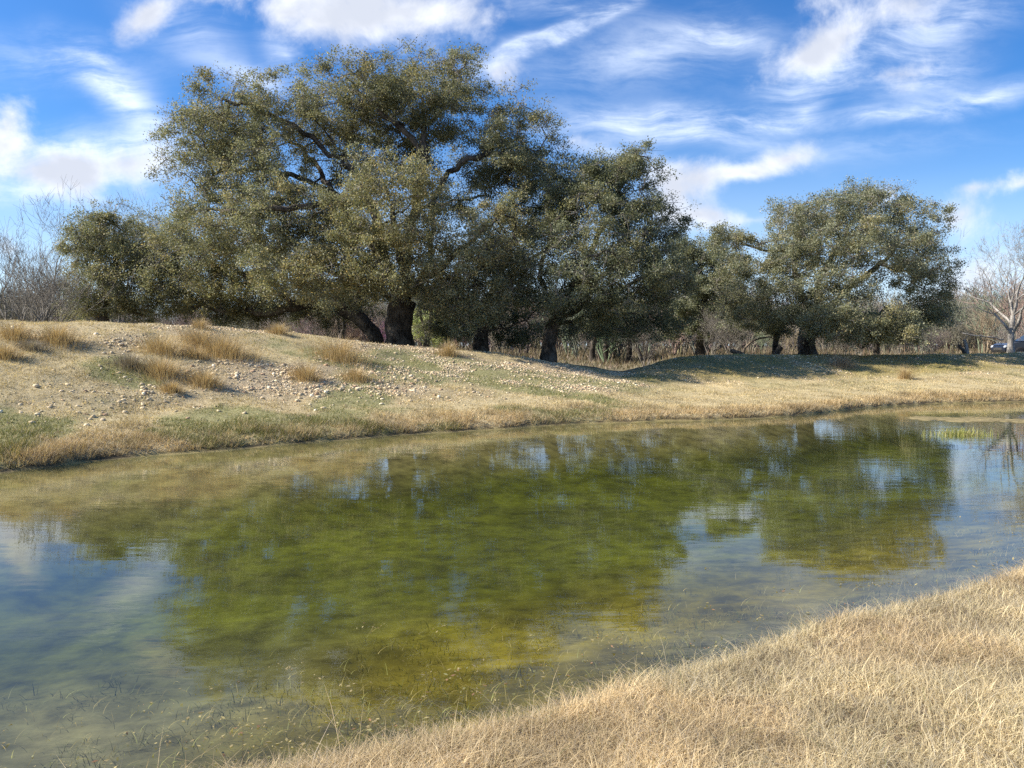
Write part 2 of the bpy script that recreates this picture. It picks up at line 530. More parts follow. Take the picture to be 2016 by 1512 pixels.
def build_ground():
    ax = axis(-24, 34, .2, -1500, 1500)
    ay = axis(1.0, 46, .18, -300, 2600)
    X, Y = np.meshgrid(ax, ay)
    x, y = X.ravel(), Y.ravel()
    z = ground(x, y)
    nxx, nyy = len(ax), len(ay)
    i = (np.arange(nyy - 1)[:, None] * nxx + np.arange(nxx - 1)[None]).ravel()
    Q = np.stack([i, i + 1, i + nxx + 1, i + nxx], 1)
    st, gr, q, col = slope_zones(x, y)
    n1 = fbm(x, y, .7, 4)[:, None]
    tan = np.array([.43, .345, .19]) * (.75 + .5 * n1)
    soil = np.array([.37, .285, .18]) * (.75 + .5 * n1)
    green = np.array([.19, .19, .075])
    c = tan + (soil - tan) * st[:, None] * .85
    c = c + (green - c) * (gr * .75)[:, None]
    beyond = sstep(q, 1.05, 1.6)[:, None]
    c = c + (np.array([.17, .145, .085]) - c) * beyond
    right = (sstep(col, 1230, 1330) * sstep(q, .0, .25))[:, None] * (1 - beyond)
    c = c + (np.array([.275, .22, .095]) - c) * right * .85  # brown earth, its blue lowered to warm the bluish shade on this berm
    s = near_s(x, y)
    c = np.where((s > 0)[:, None] & (y < 25)[:, None], np.array([.15, .105, .065]) * (.7 + .6 * n1), c)
    # pond bed: algae in the deep part, golden silt near the camera, pale mud along the far shore
    n2 = fbm(x, y, 1.1, 4)
    n3 = sstep(fbm(x * .8, y, .75, 5), .36, .64)
    algae = np.array([.082, .086, .006]) * (.42 + .75 * n2[:, None] + .35 * n3[:, None])
    gold = np.array([.165, .122, .012]) * (.45 + .6 * n2[:, None] + .5 * n3[:, None])
    mud = np.array([.26, .205, .085]) * (.8 + .4 * n2[:, None])
    k_gold = sstep(s, -4.6, -1.2)[:, None]
    silt = np.array([.125, .115, .076]) * (.5 + .6 * n2[:, None] + .4 * n3[:, None])
    gold = gold + (silt - gold) * np.clip(sstep(-x, .9, 2.4) * .8 + sstep(x, .6, 1.6) * sstep(s, -1.6, -.5) * .7, 0, 1)[:, None]
    bed = algae + (gold - algae) * k_gold
    d0 = np.interp(np.clip(col, -1600, 3300), g_col, T_D0)
    bed = bed + (mud - bed) * sstep(y - d0, -4.2, -1.0)[:, None]
    c = np.where(((z < .09) & (s < -.5))[:, None], np.array([.10, .075, .04]) * (.7 + .6 * n1), c)
    c = np.where((z < .015)[:, None], bed, c)
    o = mesh_np('ground', np.stack([x, y, z], 1), [Q], M_GROUND, col=c, smooth=True)
    tag(o, 'grassy pond banks with a stony berm and muddy pond bed', 'ground', kind='structure')


build_ground()


def build_water():
    m, g = new_mat('pond_water')
    tc = g.n('ShaderNodeTexCoord').outputs['Object']
    big = g.noise(g.n('ShaderNodeMapping', {'Vector': tc, 'Rotation': (0, 0, R(8)), 'Scale': (.55, 2.2, 1)}).outputs[0], 1.0, 2.0, .5).outputs[0]
    mid = g.noise(g.n('ShaderNodeMapping', {'Vector': tc, 'Rotation': (0, 0, R(-6)), 'Scale': (2.6, 8.5, 1)}).outputs[0], 1.0, 3.0, .55, .3).outputs[0]
    fine = g.noise(g.n('ShaderNodeMapping', {'Vector': tc, 'Scale': (9, 22, 1)}).outputs[0], 1.0, 2.0, .5).outputs[0]
    calm = g.ss(g.noise(tc, .22, 3.0).outputs[0], .36, .62, .35, 1.0)
    h = g.m('ADD', g.m('MULTIPLY', big, .0022), g.m('MULTIPLY', g.m('ADD', g.m('MULTIPLY', mid, .0010), g.m('MULTIPLY', fine, .0003)), calm))
    b = g.n('ShaderNodeBump', {'Height': h, 'Strength': 1.0, 'Distance': 1.0}).outputs[0]
    inc = g.n('ShaderNodeNewGeometry').outputs['Incoming']
    cs = g.m('ABSOLUTE', g.n('ShaderNodeVectorMath', {0: b, 1: inc}, operation='DOT_PRODUCT').outputs['Value'])
    fr = g.m('MULTIPLY_ADD', g.m('POWER', g.m('SUBTRACT', 1.0, cs, clamp=True), 5.0), .98, .02, clamp=True)   # Schlick, the same from both sides
    gl = g.n('ShaderNodeBsdfGlossy', {'Color': (.95, .97, 1, 1), 'Roughness': .008, 'Normal': b}).outputs[0]
    tr = g.n('ShaderNodeBsdfTransparent', {'Color': (.90, .93, .82, 1)}).outputs[0]
    finish(m, g, g.n('ShaderNodeMixShader', {0: fr, 1: tr, 2: gl}).outputs[0])
    V = np.array([(-70, -30, 0), (70, -30, 0), (70, 45, 0), (-70, 45, 0)], float)
    o = mesh_np('water', V, [np.array([[0, 1, 2, 3]])], m)
    tag(o, 'clear green pond water reflecting oaks and sky', 'water', kind='structure')


build_water()


def gz(x, y):
    return float(ground(np.array([x]), np.array([y]))[0])


# ------------------------------------------------------------------ live oaks
def resample(P, step, wig, r):
    P = np.asarray(P, float)
    out = [P[0]]
    n = len(P)
    for i in range(n - 1):
        p0, p1, p2, p3 = P[max(i - 1, 0)], P[i], P[i + 1], P[min(i + 2, n - 1)]
        k = max(1, int(round(np.linalg.norm(p2 - p1) / step)))
        for j in range(1, k + 1):
            t = j / k
            q = .5 * (2 * p1 + (p2 - p0) * t + (2 * p0 - 5 * p1 + 4 * p2 - p3) * t * t + (3 * p1 - p0 - 3 * p2 + p3) * t**3)
            out.append(q + r.normal(0, wig, 3) * (1 if j < k else .4))
    return np.array(out)


PAL_OLIVE = [((.106, .108, .062), .50), ((.146, .138, .080), .26), ((.068, .075, .043), .14), ((.20, .165, .085), .06)]
PAL_GREY = [((.112, .115, .071), .50), ((.150, .150, .094), .25), ((.070, .076, .046), .19), ((.185, .158, .085), .06)]
PAL_DARK = [((.092, .098, .058), .60), ((.120, .120, .070), .25), ((.060, .068, .040), .15)]
PAL_PALE = [((.20, .23, .095), .7), ((.26, .27, .12), .3)]


def pick(pal, n, r):
    i = r.choice(len(pal), n, p=np.array([w for _, w in pal]) / sum(w for _, w in pal))
    return np.array([c for c, _ in pal])[i] * r.uniform(.78, 1.25, (n, 1))


def oak(name, label, cat, D, rad, trunk, limbs, lobes, seed, pal=PAL_OLIVE, leaves=245, leaf=.088, tuft=.56, group=None, twig_r=.011, bark=None, brown=()):
    r = np.random.default_rng(seed)
    pts, par = [], []
    W3 = lambda q: at(q[0], q[1], D + (q[2] if len(q) > 2 else 0))

    def add_chain(P, attach):
        last = attach
        for p in P:
            pts.append(p)
            par.append(last)
            last = len(pts) - 1
        return last

    tp = [W3(q) for q in trunk]
    b = tp[0].copy()
    b[2] = gz(b[0], b[1]) - .15
    if tp[0][2] - b[2] > .05: tp = [b] + tp
    else: tp[0] = b
    TP = resample(tp, .35, .02, r)
    add_chain(TP, -1)
    n_trunk = len(pts)
    for lb in limbs:
        P = resample([W3(q) for q in lb], .45, .085, r)
        a = int(np.argmin(np.linalg.norm(np.array(pts) - P[0], axis=1)))
        add_chain(P[1:], a)
    # tufts of foliage, sampled through the crown's lobes
    T, TB = [], []
    for (cx, cy, rx, ry, dd, rd, n) in lobes:
        c, k = W3((cx, cy, dd)), (D + dd) / F
        n = int(n * 1.5)
        rx, ry, rd = rx * 1.1, ry * 1.12, rd * 1.08
        u = unit(n, r) * (r.random(n) ** (1 / 2.6))[:, None]
        T.append(c + u * np.array([rx * k, rd, ry * k]))
        TB += [0] * n
    T = np.concatenate(T)
    okz = T[:, 2] > ground(T[:, 0], T[:, 1]) + .9
    T = T[okz]
    A = np.array(pts)
    lo = n_trunk - 2
    d_init = np.min(np.linalg.norm(T[:, None] - A[None, lo:], axis=2), axis=1)
    T = T[np.argsort(d_init)]
    cap = len(pts) + len(T) * 14
    P = np.zeros((cap, 3)); P[:len(pts)] = A
    n = len(pts)
    tips = []
    for t in T:
        d = np.linalg.norm(P[lo:n] - t, axis=1)
        j = lo + int(np.argmin(d))
        dist = d[j - lo]
        k = int(min(12, max(2, round(dist / .38))))
        side = r.normal(0, .16 * dist, 3)
        side[2] += .10 * dist
        base, last = P[j].copy(), j
        for s in range(1, k + 1):
            f = s / k
            P[n] = base + (t - base) * f + side * (f * (1 - f) * 2.2) + r.normal(0, .035, 3) * (s < k)
            par.append(last)
            last = n
            n += 1
        tips.append(last)
    P = P[:n]
    par = np.array(par)
    cnt = np.zeros(n)
    cnt[tips] += 1
    for i in range(n - 1, 0, -1):
        if par[i] >= 0: cnt[par[i]] += max(cnt[i], .001)
    cnt = np.maximum(cnt, 1)
    e = math.log(rad / twig_r) / math.log(max(cnt[0], 3))
    radii = twig_r * cnt ** e
    radii[n_trunk:] *= .70 + .28 * np.minimum(radii[n_trunk:] / rad, 1)
    radii = np.maximum(radii, .008)
    radii[:n_trunk] = np.maximum(radii[:n_trunk], rad * np.linspace(1, .8, n_trunk))
    kf = min(4, n_trunk)
    radii[:kf] *= np.linspace(1.2, 1.02, kf)
    base_loc = tuple(np.array([TP[0][0], TP[0][1], TP[0][2] + .1]))
    root = empty(name, base_loc, label, cat, group)
    # trunk
    bt = Bag()
    Vt, Qt = tube(P[:n_trunk], radii[:n_trunk], 14)
    dv = fbm(Vt[:, 0] * 3 + Vt[:, 1], Vt[:, 2] * 1.2, 1.6, 3) - .5
    ax = np.repeat(P[:n_trunk], 14, 0)
    Vt = ax + (Vt - ax) * (1 + .5 * dv[:, None])
    bt.add(Vt, Qt)
    bt.build('trunk', bark or M_BARK, root, True)
    # limbs and twigs: the thick ones as tubes along chains, the thin ones as prisms
    kids = [[] for _ in range(n)]
    for i in range(1, n):
        if par[i] >= 0: kids[par[i]].append(i)
    bb = Bag()
    starts = [(par[i], i) for i in range(n_trunk, n) if par[i] < n_trunk]
    thin0, thin1, tr0, tr1 = [], [], [], []
    while starts:
        a, i = starts.pop()
        ch, rr = [P[a]], [min(radii[a], radii[i] * 1.5)]
        while True:
            ch.append(P[i]); rr.append(radii[i])
            if not kids[i]: break
            ks = sorted(kids[i], key=lambda q: -radii[q])
            for q in ks[1:]: starts.append((i, q))
            i = ks[0]
        rr = np.array(rr)
        th = int(np.sum(rr > .028))
        if th >= 2:
            V, Q = tube(np.array(ch[:th + 1]), rr[:th + 1], 7 if rr[0] > .1 else 5)
            bb.add(V, Q)
            st_ = th
        else: st_ = 0
        for q in range(st_, len(ch) - 1):
            thin0.append(ch[q]); thin1.append(ch[q + 1]); tr0.append(rr[q]); tr1.append(rr[q + 1])
    # leaves in sub-clumps about each tip, with twigs that carry them
    tipsP = P[tips]
    nt, sub = len(tipsP), 7
    sc = np.repeat(tipsP, sub, 0) + r.normal(0, 1, (nt * sub, 3)) * np.array([tuft * .55, tuft * .55, tuft * .42])
    thin0 += list(np.repeat(tipsP, sub, 0)); thin1 += list(sc); tr0 += [.009] * (nt * sub); tr1 += [.004] * (nt * sub)
    per = max(4, leaves // sub)
    nl = nt * sub * per
    wt = np.repeat(r.gamma(1.35, 1, nt), sub) * r.gamma(1.1, 1, nt * sub)
    own = np.sort(r.choice(nt * sub, nl, p=wt / wt.sum()))
    c = sc[own] + r.normal(0, 1, (nl, 3)) * (tuft * .27) * np.array([1, 1, .8])
    V, Q = prisms(np.array(thin0), np.array(thin1), np.array(tr0), np.array(tr1))
    bb.build('branches', bark or M_BARK, root, True)
    mesh_np('twigs', V, [Q], M_TWIG, root)
    a = norm(unit(nl, r) + np.array([0, 0, .1]))
    q = norm(unit(nl, r) + np.array([0, 0, .9]))
    bvec = norm(np.cross(a, q))
    L = leaf * r.uniform(.6, 1.25, (nl, 1))
    wv = L * r.uniform(.24, .36, (nl, 1))
    V = np.stack([c - a * L / 2, c + bvec * wv - a * L * .05, c + a * L / 2, c - bvec * wv - a * L * .05], 1).reshape(-1, 3)
    col = pick(pal, nl, r)
    tone = r.uniform(.8, 1.2, nt * sub)[own][:, None]
    warm = np.repeat(r.random(nt), sub)[own]
    col = col * tone * 2.1
    col = np.where((warm > .80)[:, None], col * np.array([1.14, 1.04, .93]), col)
    for (bx, by, brx, bry) in brown:
        qx, qy = proj(c)
        kk = (np.clip(1.3 - np.hypot((qx - bx) / brx, (qy - by) / bry), 0, 1) * r.random(nl))[:, None]
        col = col + (col * np.array([1.25, 1.15, .95]) - col) * kk
    mesh_np('crown', V, [np.arange(nl * 4).reshape(-1, 4)], M_LEAF, root, np.repeat(col, 4, 0))
    return root


oak('live_oak', 'huge spreading live oak, the tallest tree on the bank with a broad domed crown', 'tree', 37, .66,
    [(786, 676), (786, 640), (790, 612), (797, 588)],
    [[(797, 588), (768, 540), (748, 470), (728, 400), (690, 330), (650, 275), (610, 225)],
     [(797, 588), (802, 500), (815, 420), (830, 330), (836, 260), (828, 190, 1), (815, 130, 1)],
     [(797, 588), (842, 525, .5), (852, 430, 1), (868, 365, 1), (905, 322, 0), (960, 305), (1020, 318)],
     [(775, 560), (720, 470, 1), (660, 385, 1), (590, 350, 0), (520, 335, -.5), (440, 330, -.5)],
     [(797, 580), (785, 500, -2), (775, 430, -4), (760, 370, -5)],
     [(780, 590), (712, 550, -2), (640, 533, -3.5), (560, 520, -4)],
     [(800, 585), (870, 525, -2), (925, 480, -3), (970, 440, -3)],
     [(836, 300), (770, 235, 0), (705, 180, .5)], [(836, 260), (880, 200), (905, 140)],
     [(660, 385), (600, 300, 3), (520, 240, 4)], [(728, 400), (640, 400, -3), (540, 410, -4), (440, 420, -3)],
     [(815, 420), (880, 400, 4), (980, 380, 5)], [(690, 330), (560, 240), (450, 200)]],
    [(815, 188, 118, 72, .5, 3.2, 105), (720, 165, 55, 52, 0, 2, 30), (520, 270, 90, 62, 2.6, 1.8, 38), (655, 370, 90, 75, 3.2, 1.8, 40), (480, 320, 80, 60, 2.6, 1.8, 32), (690, 220, 90, 60, 2.4, 1.8, 36), (770, 280, 90, 70, 3, 1.8, 38), (620, 460, 80, 55, -2.5, 2.2, 40), (980, 330, 90, 60, 2.6, 1.8, 36), (720, 470, 70, 60, -3.5, 2, 34), (900, 190, 55, 80, 1, 2.5, 38), (610, 215, 95, 75, 0, 3, 62), (460, 230, 80, 72, 0, 2.6, 52), (385, 280, 72, 62, -.5, 2.4, 44),
     (395, 375, 78, 62, -1, 2.5, 44), (520, 345, 110, 70, -1.5, 2.2, 46), (545, 440, 105, 62, -3, 2.4, 58), (690, 290, 95, 80, 1.5, 2.2, 44),
     (770, 400, 105, 95, -5.2, 2.2, 84), (640, 540, 140, 50, -4.5, 2.2, 76), (440, 470, 90, 55, -2, 2.5, 46), (880, 500, 90, 95, -4, 2.3, 76), (760, 530, 70, 55, -4.5, 1.8, 36),
     (1000, 255, 80, 70, 0, 2.6, 48), (1050, 325, 70, 60, 0, 2.5, 40), (960, 400, 90, 70, 2, 2.6, 36), (860, 330, 110, 70, 3, 2.6, 36), (930, 600, 60, 50, -3, 1.8, 26), (700, 590, 90, 34, 3, 2.2, 26), (865, 590, 60, 42, 3.5, 2, 22), (600, 575, 90, 36, 3.5, 2, 22), (850, 640, 50, 24, 5, 1.6, 10), (990, 470, 60, 80, -2, 2, 34), (1000, 540, 55, 60, -2.5, 1.8, 26)],
    11, brown=[(770, 420, 140, 120), (640, 545, 160, 60)])

oak('leaning_oak', 'leaning live oak with a long low limb reaching left over the berm', 'tree', 39, .36,
    [(740, 668), (725, 645), (702, 622)],
    [[(702, 622), (665, 604), (625, 594), (590, 600), (545, 610), (505, 614), (470, 596), (420, 570)],
     [(590, 600), (540, 575, -1), (480, 540, -1.5), (420, 500, -2)], [(725, 645), (742, 618), (760, 600)],
     [(505, 614), (450, 612), (400, 600)], [(665, 604), (640, 560, 2), (560, 520, 3)]],
    [(430, 565, 85, 40, -.5, 2, 46), (365, 505, 65, 55, -1, 2, 40), (520, 560, 70, 38, -1, 2, 32), (330, 565, 48, 36, 0, 1.8, 22), (470, 490, 70, 45, 0, 2, 30),
     (440, 610, 70, 20, 1, 1.6, 24), (560, 500, 80, 40, 2.5, 2, 24), (650, 620, 50, 24, 2, 1.4, 14), (345, 460, 40, 35, 0, 1.5, 16), (500, 615, 60, 22, 1.5, 1.6, 18), (370, 600, 60, 22, 1, 1.6, 20), (570, 610, 60, 20, 2.5, 1.5, 14)], 12, brown=[(430, 540, 120, 60)])

oak('live_oak', 'rounded small live oak at the left end of the row, beside bare trees', 'tree', 40, .34,
    [(205, 650), (200, 615), (215, 570), (228, 520)],
    [[(205, 625), (180, 608), (150, 606)], [(228, 520), (230, 470), (225, 420)], [(215, 570), (180, 530), (160, 490)], [(220, 550), (270, 530), (310, 500)], [(205, 610), (250, 615), (300, 625)]],
    [(228, 470, 72, 62, 0, 2.2, 60), (168, 500, 45, 62, 0, 1.8, 36), (292, 490, 52, 55, 0, 1.9, 36), (170, 570, 42, 38, -.5, 1.6, 26), (240, 560, 60, 45, -1, 1.8, 34), (315, 540, 45, 45, .5, 1.7, 24), (225, 590, 60, 24, 0, 1.6, 22), (165, 605, 46, 16, 0, 1.4, 12), (290, 600, 60, 22, 0, 1.6, 18)],
    13, pal=PAL_OLIVE)

oak('live_oak', 'live oak right of the huge one with a straight pale-lit trunk and low dark limbs', 'tree', 38.5, .36,
    [(947, 690), (948, 655), (956, 622)],
    [[(956, 622), (968, 580), (990, 520), (1010, 470), (1050, 425), (1090, 385)], [(956, 622), (925, 575), (900, 530)], [(968, 590), (1040, 510, -1), (1110, 480, -1)],
     [(948, 650), (905, 640, 2), (865, 660, 3)], [(950, 655), (1000, 645), (1040, 630)], [(952, 640), (1000, 610, 2), (1050, 640, 3)], [(948, 655), (900, 655, 2), (870, 640, 3)]],
    [(960, 560, 75, 45, 0, 2, 34), (1010, 590, 75, 35, -.5, 2, 28), (1060, 420, 70, 52, 1, 2.2, 30), (1090, 460, 60, 45, -1, 2, 22), (900, 600, 50, 28, 1, 1.6, 14), (1020, 640, 55, 20, 2, 1.5, 12), (880, 640, 40, 18, 3, 1.4, 10), (940, 640, 70, 24, 2, 1.6, 14), (1030, 660, 50, 20, 2, 1.5, 10), (1000, 500, 60, 50, 1, 2, 20)],
    14, pal=PAL_DARK)

oak('live_oak', 'dark twin-stemmed live oak overhanging the gap in the berm', 'tree', 36.5, .34,
    [(1080, 704), (1082, 665), (1092, 632)],
    [[(1080, 690), (1066, 660), (1056, 636), (1044, 612)], [(1092, 632), (1130, 560), (1172, 480), (1210, 400), (1232, 340)], [(1092, 632), (1062, 545, -1), (1085, 465, -1.5), (1125, 400, -1.5)],
     [(1092, 640), (1150, 602), (1220, 570), (1290, 535)], [(1092, 645), (1180, 622, 1), (1255, 618, 1), (1310, 650, 1)], [(1130, 560), (1190, 540, -2), (1250, 500, -2.5)], [(1220, 620, 1), (1240, 650, 1), (1235, 675, 1)], [(1220, 575), (1290, 588), (1335, 625), (1345, 665)], [(1180, 618, 1), (1270, 628, .5), (1305, 660, .5), (1308, 695, .5)], [(1100, 640), (1150, 650, -1), (1185, 690, -1)]],
    [(1200, 372, 92, 60, 0, 2.6, 62), (1245, 325, 38, 28, 0, 1.4, 16), (1265, 445, 68, 70, 0, 2.5, 60), (1170, 470, 100, 80, -2, 2.4, 76), (1240, 550, 92, 70, -2, 2.4, 74), (1095, 550, 70, 65, -2.5, 2, 46),
     (1305, 520, 36, 60, 0, 1.8, 26), (1150, 600, 90, 36, -1, 2, 40), (1110, 390, 55, 50, 0, 2, 26), (1290, 600, 42, 40, 1, 1.8, 20), (1150, 350, 50, 30, 0, 1.8, 18), (1210, 640, 80, 22, 1.5, 1.6, 20), (1290, 640, 48, 28, 1, 1.6, 14), (1335, 560, 26, 50, .5, 1.6, 16), (1140, 650, 50, 20, 1, 1.5, 10)],
    15, pal=PAL_DARK)

oak('live_oak', 'dark small live oak standing behind the gap, left of the lone spreading oak', 'tree', 52, .30,
    [(1378, 700), (1380, 660), (1374, 620)],
    [[(1374, 620), (1360, 570), (1345, 520)], [(1374, 620), (1400, 570), (1430, 540)]],
    [(1378, 540, 50, 46, 0, 2.6, 54), (1355, 500, 36, 38, 0, 2, 26), (1425, 520, 48, 42, 0, 2.2, 32), (1428, 585, 56, 44, 0, 2.4, 48), (1345, 590, 38, 45, 0, 2.2, 30), (1395, 630, 60, 30, 0, 2, 30), (1450, 620, 44, 34, 0, 2, 22), (1340, 645, 40, 24, 0, 1.8, 14), (1350, 500, 26, 30, 0, 1.6, 12)],
    16, pal=PAL_DARK, leaf=.11)

oak('live_oak', 'lone spreading grey-green live oak behind the right berm with a short thick trunk', 'tree', 42, .46,
    [(1590, 702), (1588, 668), (1596, 640)],
    [[(1596, 640), (1612, 560), (1645, 490), (1685, 425), (1702, 375)], [(1596, 640), (1570, 560), (1562, 480), (1592, 415)], [(1600, 630), (1660, 580), (1730, 520), (1795, 455)],
     [(1600, 645), (1700, 620), (1780, 612), (1850, 625)], [(1594, 645), (1530, 620), (1480, 600), (1420, 590)], [(1562, 500), (1500, 492), (1445, 468), (1410, 455)],
     [(1600, 650), (1625, 645, -2), (1655, 640, -3.5)], [(1640, 645, -2), (1700, 650, -3), (1750, 645, -3.5)], [(1730, 520), (1790, 530), (1850, 560)], [(1645, 490), (1600, 440, 3), (1560, 400, 3)]],
    [(1440, 468, 48, 22, 0, 1.6, 16), (1590, 425, 65, 38, 0, 2.4, 34), (1690, 400, 72, 36, 0, 2.6, 36), (1790, 445, 52, 48, 0, 2.4, 34), (1545, 510, 80, 50, -1.5, 2.5, 52), (1470, 560, 62, 45, -1, 2.4, 40),
     (1660, 480, 90, 48, -2.5, 2.4, 50), (1745, 520, 85, 58, -2, 2.5, 52), (1840, 590, 48, 58, 0, 2.2, 40), (1800, 630, 52, 26, .5, 1.8, 18), (1640, 640, 46, 42, -4.5, 1.7, 52), (1752, 648, 52, 32, -4.5, 1.7, 46), (1655, 585, 45, 45, -3.5, 1.7, 26),
     (1560, 610, 62, 34, -1.5, 2.2, 34), (1470, 620, 52, 28, -.5, 2, 24), (1710, 378, 25, 18, 0, 1.2, 7), (1770, 395, 22, 20, 0, 1, 6), (1600, 560, 50, 40, -3, 2, 30), (1700, 445, 100, 40, 0, 2.6, 36), (1640, 640, 44, 34, -4, 1.6, 16), (1750, 648, 46, 26, -4, 1.6, 14), (1560, 440, 50, 35, -1, 2, 16), (1820, 500, 45, 45, 0, 2, 22)],
    17, pal=PAL_GREY, brown=[(1640, 640, 60, 60), (1752, 648, 70, 45)])

oak('small_tree', 'light green small tree seen low behind the thickest trunk', 'tree', 54, .16,
    [(840, 690), (842, 650)], [[(842, 650), (835, 625)]],
    [(840, 630, 32, 34, 0, 1.2, 16), (865, 655, 26, 24, 0, 1.1, 10)], 18, pal=PAL_PALE, leaf=.11, twig_r=.012)

for k, (tx, cy_, sp, dd, lab) in enumerate([
        (1166, 640, 36, 56, 'thin-trunked dark oak far back, seen just right of the twin-stemmed oak'), (1192, 636, 40, 60, 'dark far oak in the row of trunks left of the gap'),
        (1238, 632, 44, 58, 'far oak with forked trunk directly left of the gap in the berm'), (880, 640, 42, 56, 'low dark oak far back beside the light green small tree'),
        (1525, 640, 30, 54, 'small dark oak far back, left of the lone oak trunk'), (668, 588, 66, 49, 'added dark low oak behind the leaning trunk, covering bright sky mirrored in the pond'), (838, 580, 64, 49, 'added dark oak far back by the thickest trunk, closing a bright reflected gap'),  # last two are added to hide bright sky mirrored below the big crown
        (1725, 650, 30, 52, 'small dark bushy oak under the right side of the lone oak')]):
    oak('background_oak', lab, 'tree', dd, .20, [(tx, 704), (tx + 2, 675), (tx + 6, 655)], [[(tx + 6, 655), (tx + 20, cy_), (tx + 30, cy_ - 14)], [(tx + 3, 665), (tx - 15, cy_ + 5), (tx - 26, cy_ - 12)]],
        [(tx, cy_ - 10, sp, 22, 0, 2, 22), (tx + 14, cy_ + 4, sp * .7, 14, 0, 1.6, 10)], 30 + k, pal=PAL_DARK, leaf=.14, leaves=200, twig_r=.014, group='small oaks far behind the row')


# ------------------------------------------------------------------ bare trees
def bare_segments(base, height, r0, spread, seed, stems=1, gens=5, lean=(0, 0), first=.3, up=.18):
    """returns P0, P1, r0, r1 of every segment and the chains of the stem"""
    r = np.random.default_rng(seed)
    P0, P1, A, B, trunk = [], [], [], [], []
    q = []
    for s in range(stems):
        a = r.uniform(0, 6.283)
        tilt = (0 if stems == 1 else r.uniform(.15, .55))
        d = np.array([math.cos(a) * tilt + lean[0], math.sin(a) * tilt + lean[1], 1.0])
        q.append((np.array(base, float) + (0 if stems == 1 else 1) * np.array([math.cos(a), math.sin(a), 0]) * .12, d / np.linalg.norm(d), height * (first if stems == 1 else .42), r0, 0))
    while q:
        p, d, L, rad, gen = q.pop()
        k = 4 if gen < 3 else 3
        start = rad
        nodes = []
        for i in range(k):
            d = d + r.normal(0, .13 if gen else .04, 3) + np.array([0, 0, up * .3 * (gen > 0)])
            d /= np.linalg.norm(d)
            e = p + d * L / k
            r1 = start * (1 - .38 * (i + 1) / k)
            (trunk if gen == 0 else P0).append(p if gen else (p, e, rad, r1))
            if gen:
                P1.append(e); A.append(rad); B.append(r1)
            p, rad = e, r1
            nodes.append((p, rad))
        if gen < gens:
            n = r.integers(2, 5) if gen else r.integers(5, 7)
            for j in range(n):
                i = k - 1 if j < 2 else r.integers(1, k)
                bp, br = nodes[i]
                ax = unit(1, r)[0]
                nd_ = d * r.uniform(.5, .95) + ax * r.uniform(.55, .95) * spread + np.array([0, 0, up])
                nd_ /= np.linalg.norm(nd_)
                q.append((bp, nd_, L * r.uniform(.58, .92), max(.0042, br * r.uniform(.5, .74)), gen + 1))
    return np.array(P0), np.array(P1), np.array(A), np.array(B), trunk


def bare_tree(name, label, x, y, D, top, rad, spread, seed, mat, stems=1, gens=5, lean=(0, 0), group=None, first=.3, thin=1.0, cat='tree'):
    base = at(x, y, D)
    base[2] = gz(base[0], base[1]) - .05
    h = at(x, top, D)[2] - base[2]
    P0, P1, A, B, tr = bare_segments(base, h * 1.02, rad, spread, seed, stems, gens, lean, first)
    k_ = h / max(P1[:, 2].max() - base[2], .1)
    P0, P1 = base + (P0 - base) * k_, base + (P1 - base) * k_
    tr = [(base + (q[0] - base) * k_, base + (q[1] - base) * k_, q[2], q[3]) for q in tr]
    root = empty(name, tuple(base + np.array([0, 0, .05])), label, cat, group)
    bt = Bag()
    per = len(tr) // stems
    for s in range(stems):
        seg = tr[s * per:(s + 1) * per]
        pp = np.array([seg[0][0]] + [q[1] for q in seg])
        rr = np.array([seg[0][2] * 1.25] + [q[3] for q in seg])
        bt.add(*tube(pp, rr, 9))
    bt.build('trunk', mat, root, True)
    V, Q = prisms(P0, P1, A * thin, B * thin)
    mesh_np('branches', V, [Q], mat, root, smooth=True)
    return root


bare_tree('bare_tree', 'leafless pale-barked tree at the right edge, in front of the parked car', 1990, 696, 45.5, 395, .20, .85, 51, M_PALE, gens=7, first=.24, thin=1.4)
G1 = 'leafless trees beyond the left end of the berm'
bare_tree('bare_tree', 'tallest leafless grey tree at the left, leaning left behind the rounded oak', 118, 640, 47, 350, .13, .8, 52, M_TWIG, gens=6, lean=(-.22, 0), thin=1.6, group=G1)
bare_tree('bare_tree', 'leafless grey tree at the extreme left edge', 12, 640, 50, 405, .10, .85, 53, M_TWIG, gens=5, thin=1.6, group=G1)
bare_tree('bare_tree', 'leafless multi-stemmed shrub tree on the left, rising straight from the berm crest', 58, 640, 30, 480, .035, .6, 54, M_TWIG, stems=5, gens=4, thin=1.6, group=G1)
bare_tree('bare_tree', 'leafless thin-stemmed thorny shrub just left of the rounded oak', 92, 640, 33, 505, .035, .6, 55, M_TWIG, stems=6, gens=4, thin=1.6, group=G1)
bare_tree('bare_tree', 'leafless tree whose bare tips show above the rounded oak crown', 228, 640, 52, 362, .12, .8, 56, M_TWIG, gens=6, thin=1.6, group=G1)
G2 = 'leafless shrubs among the oak trunks'
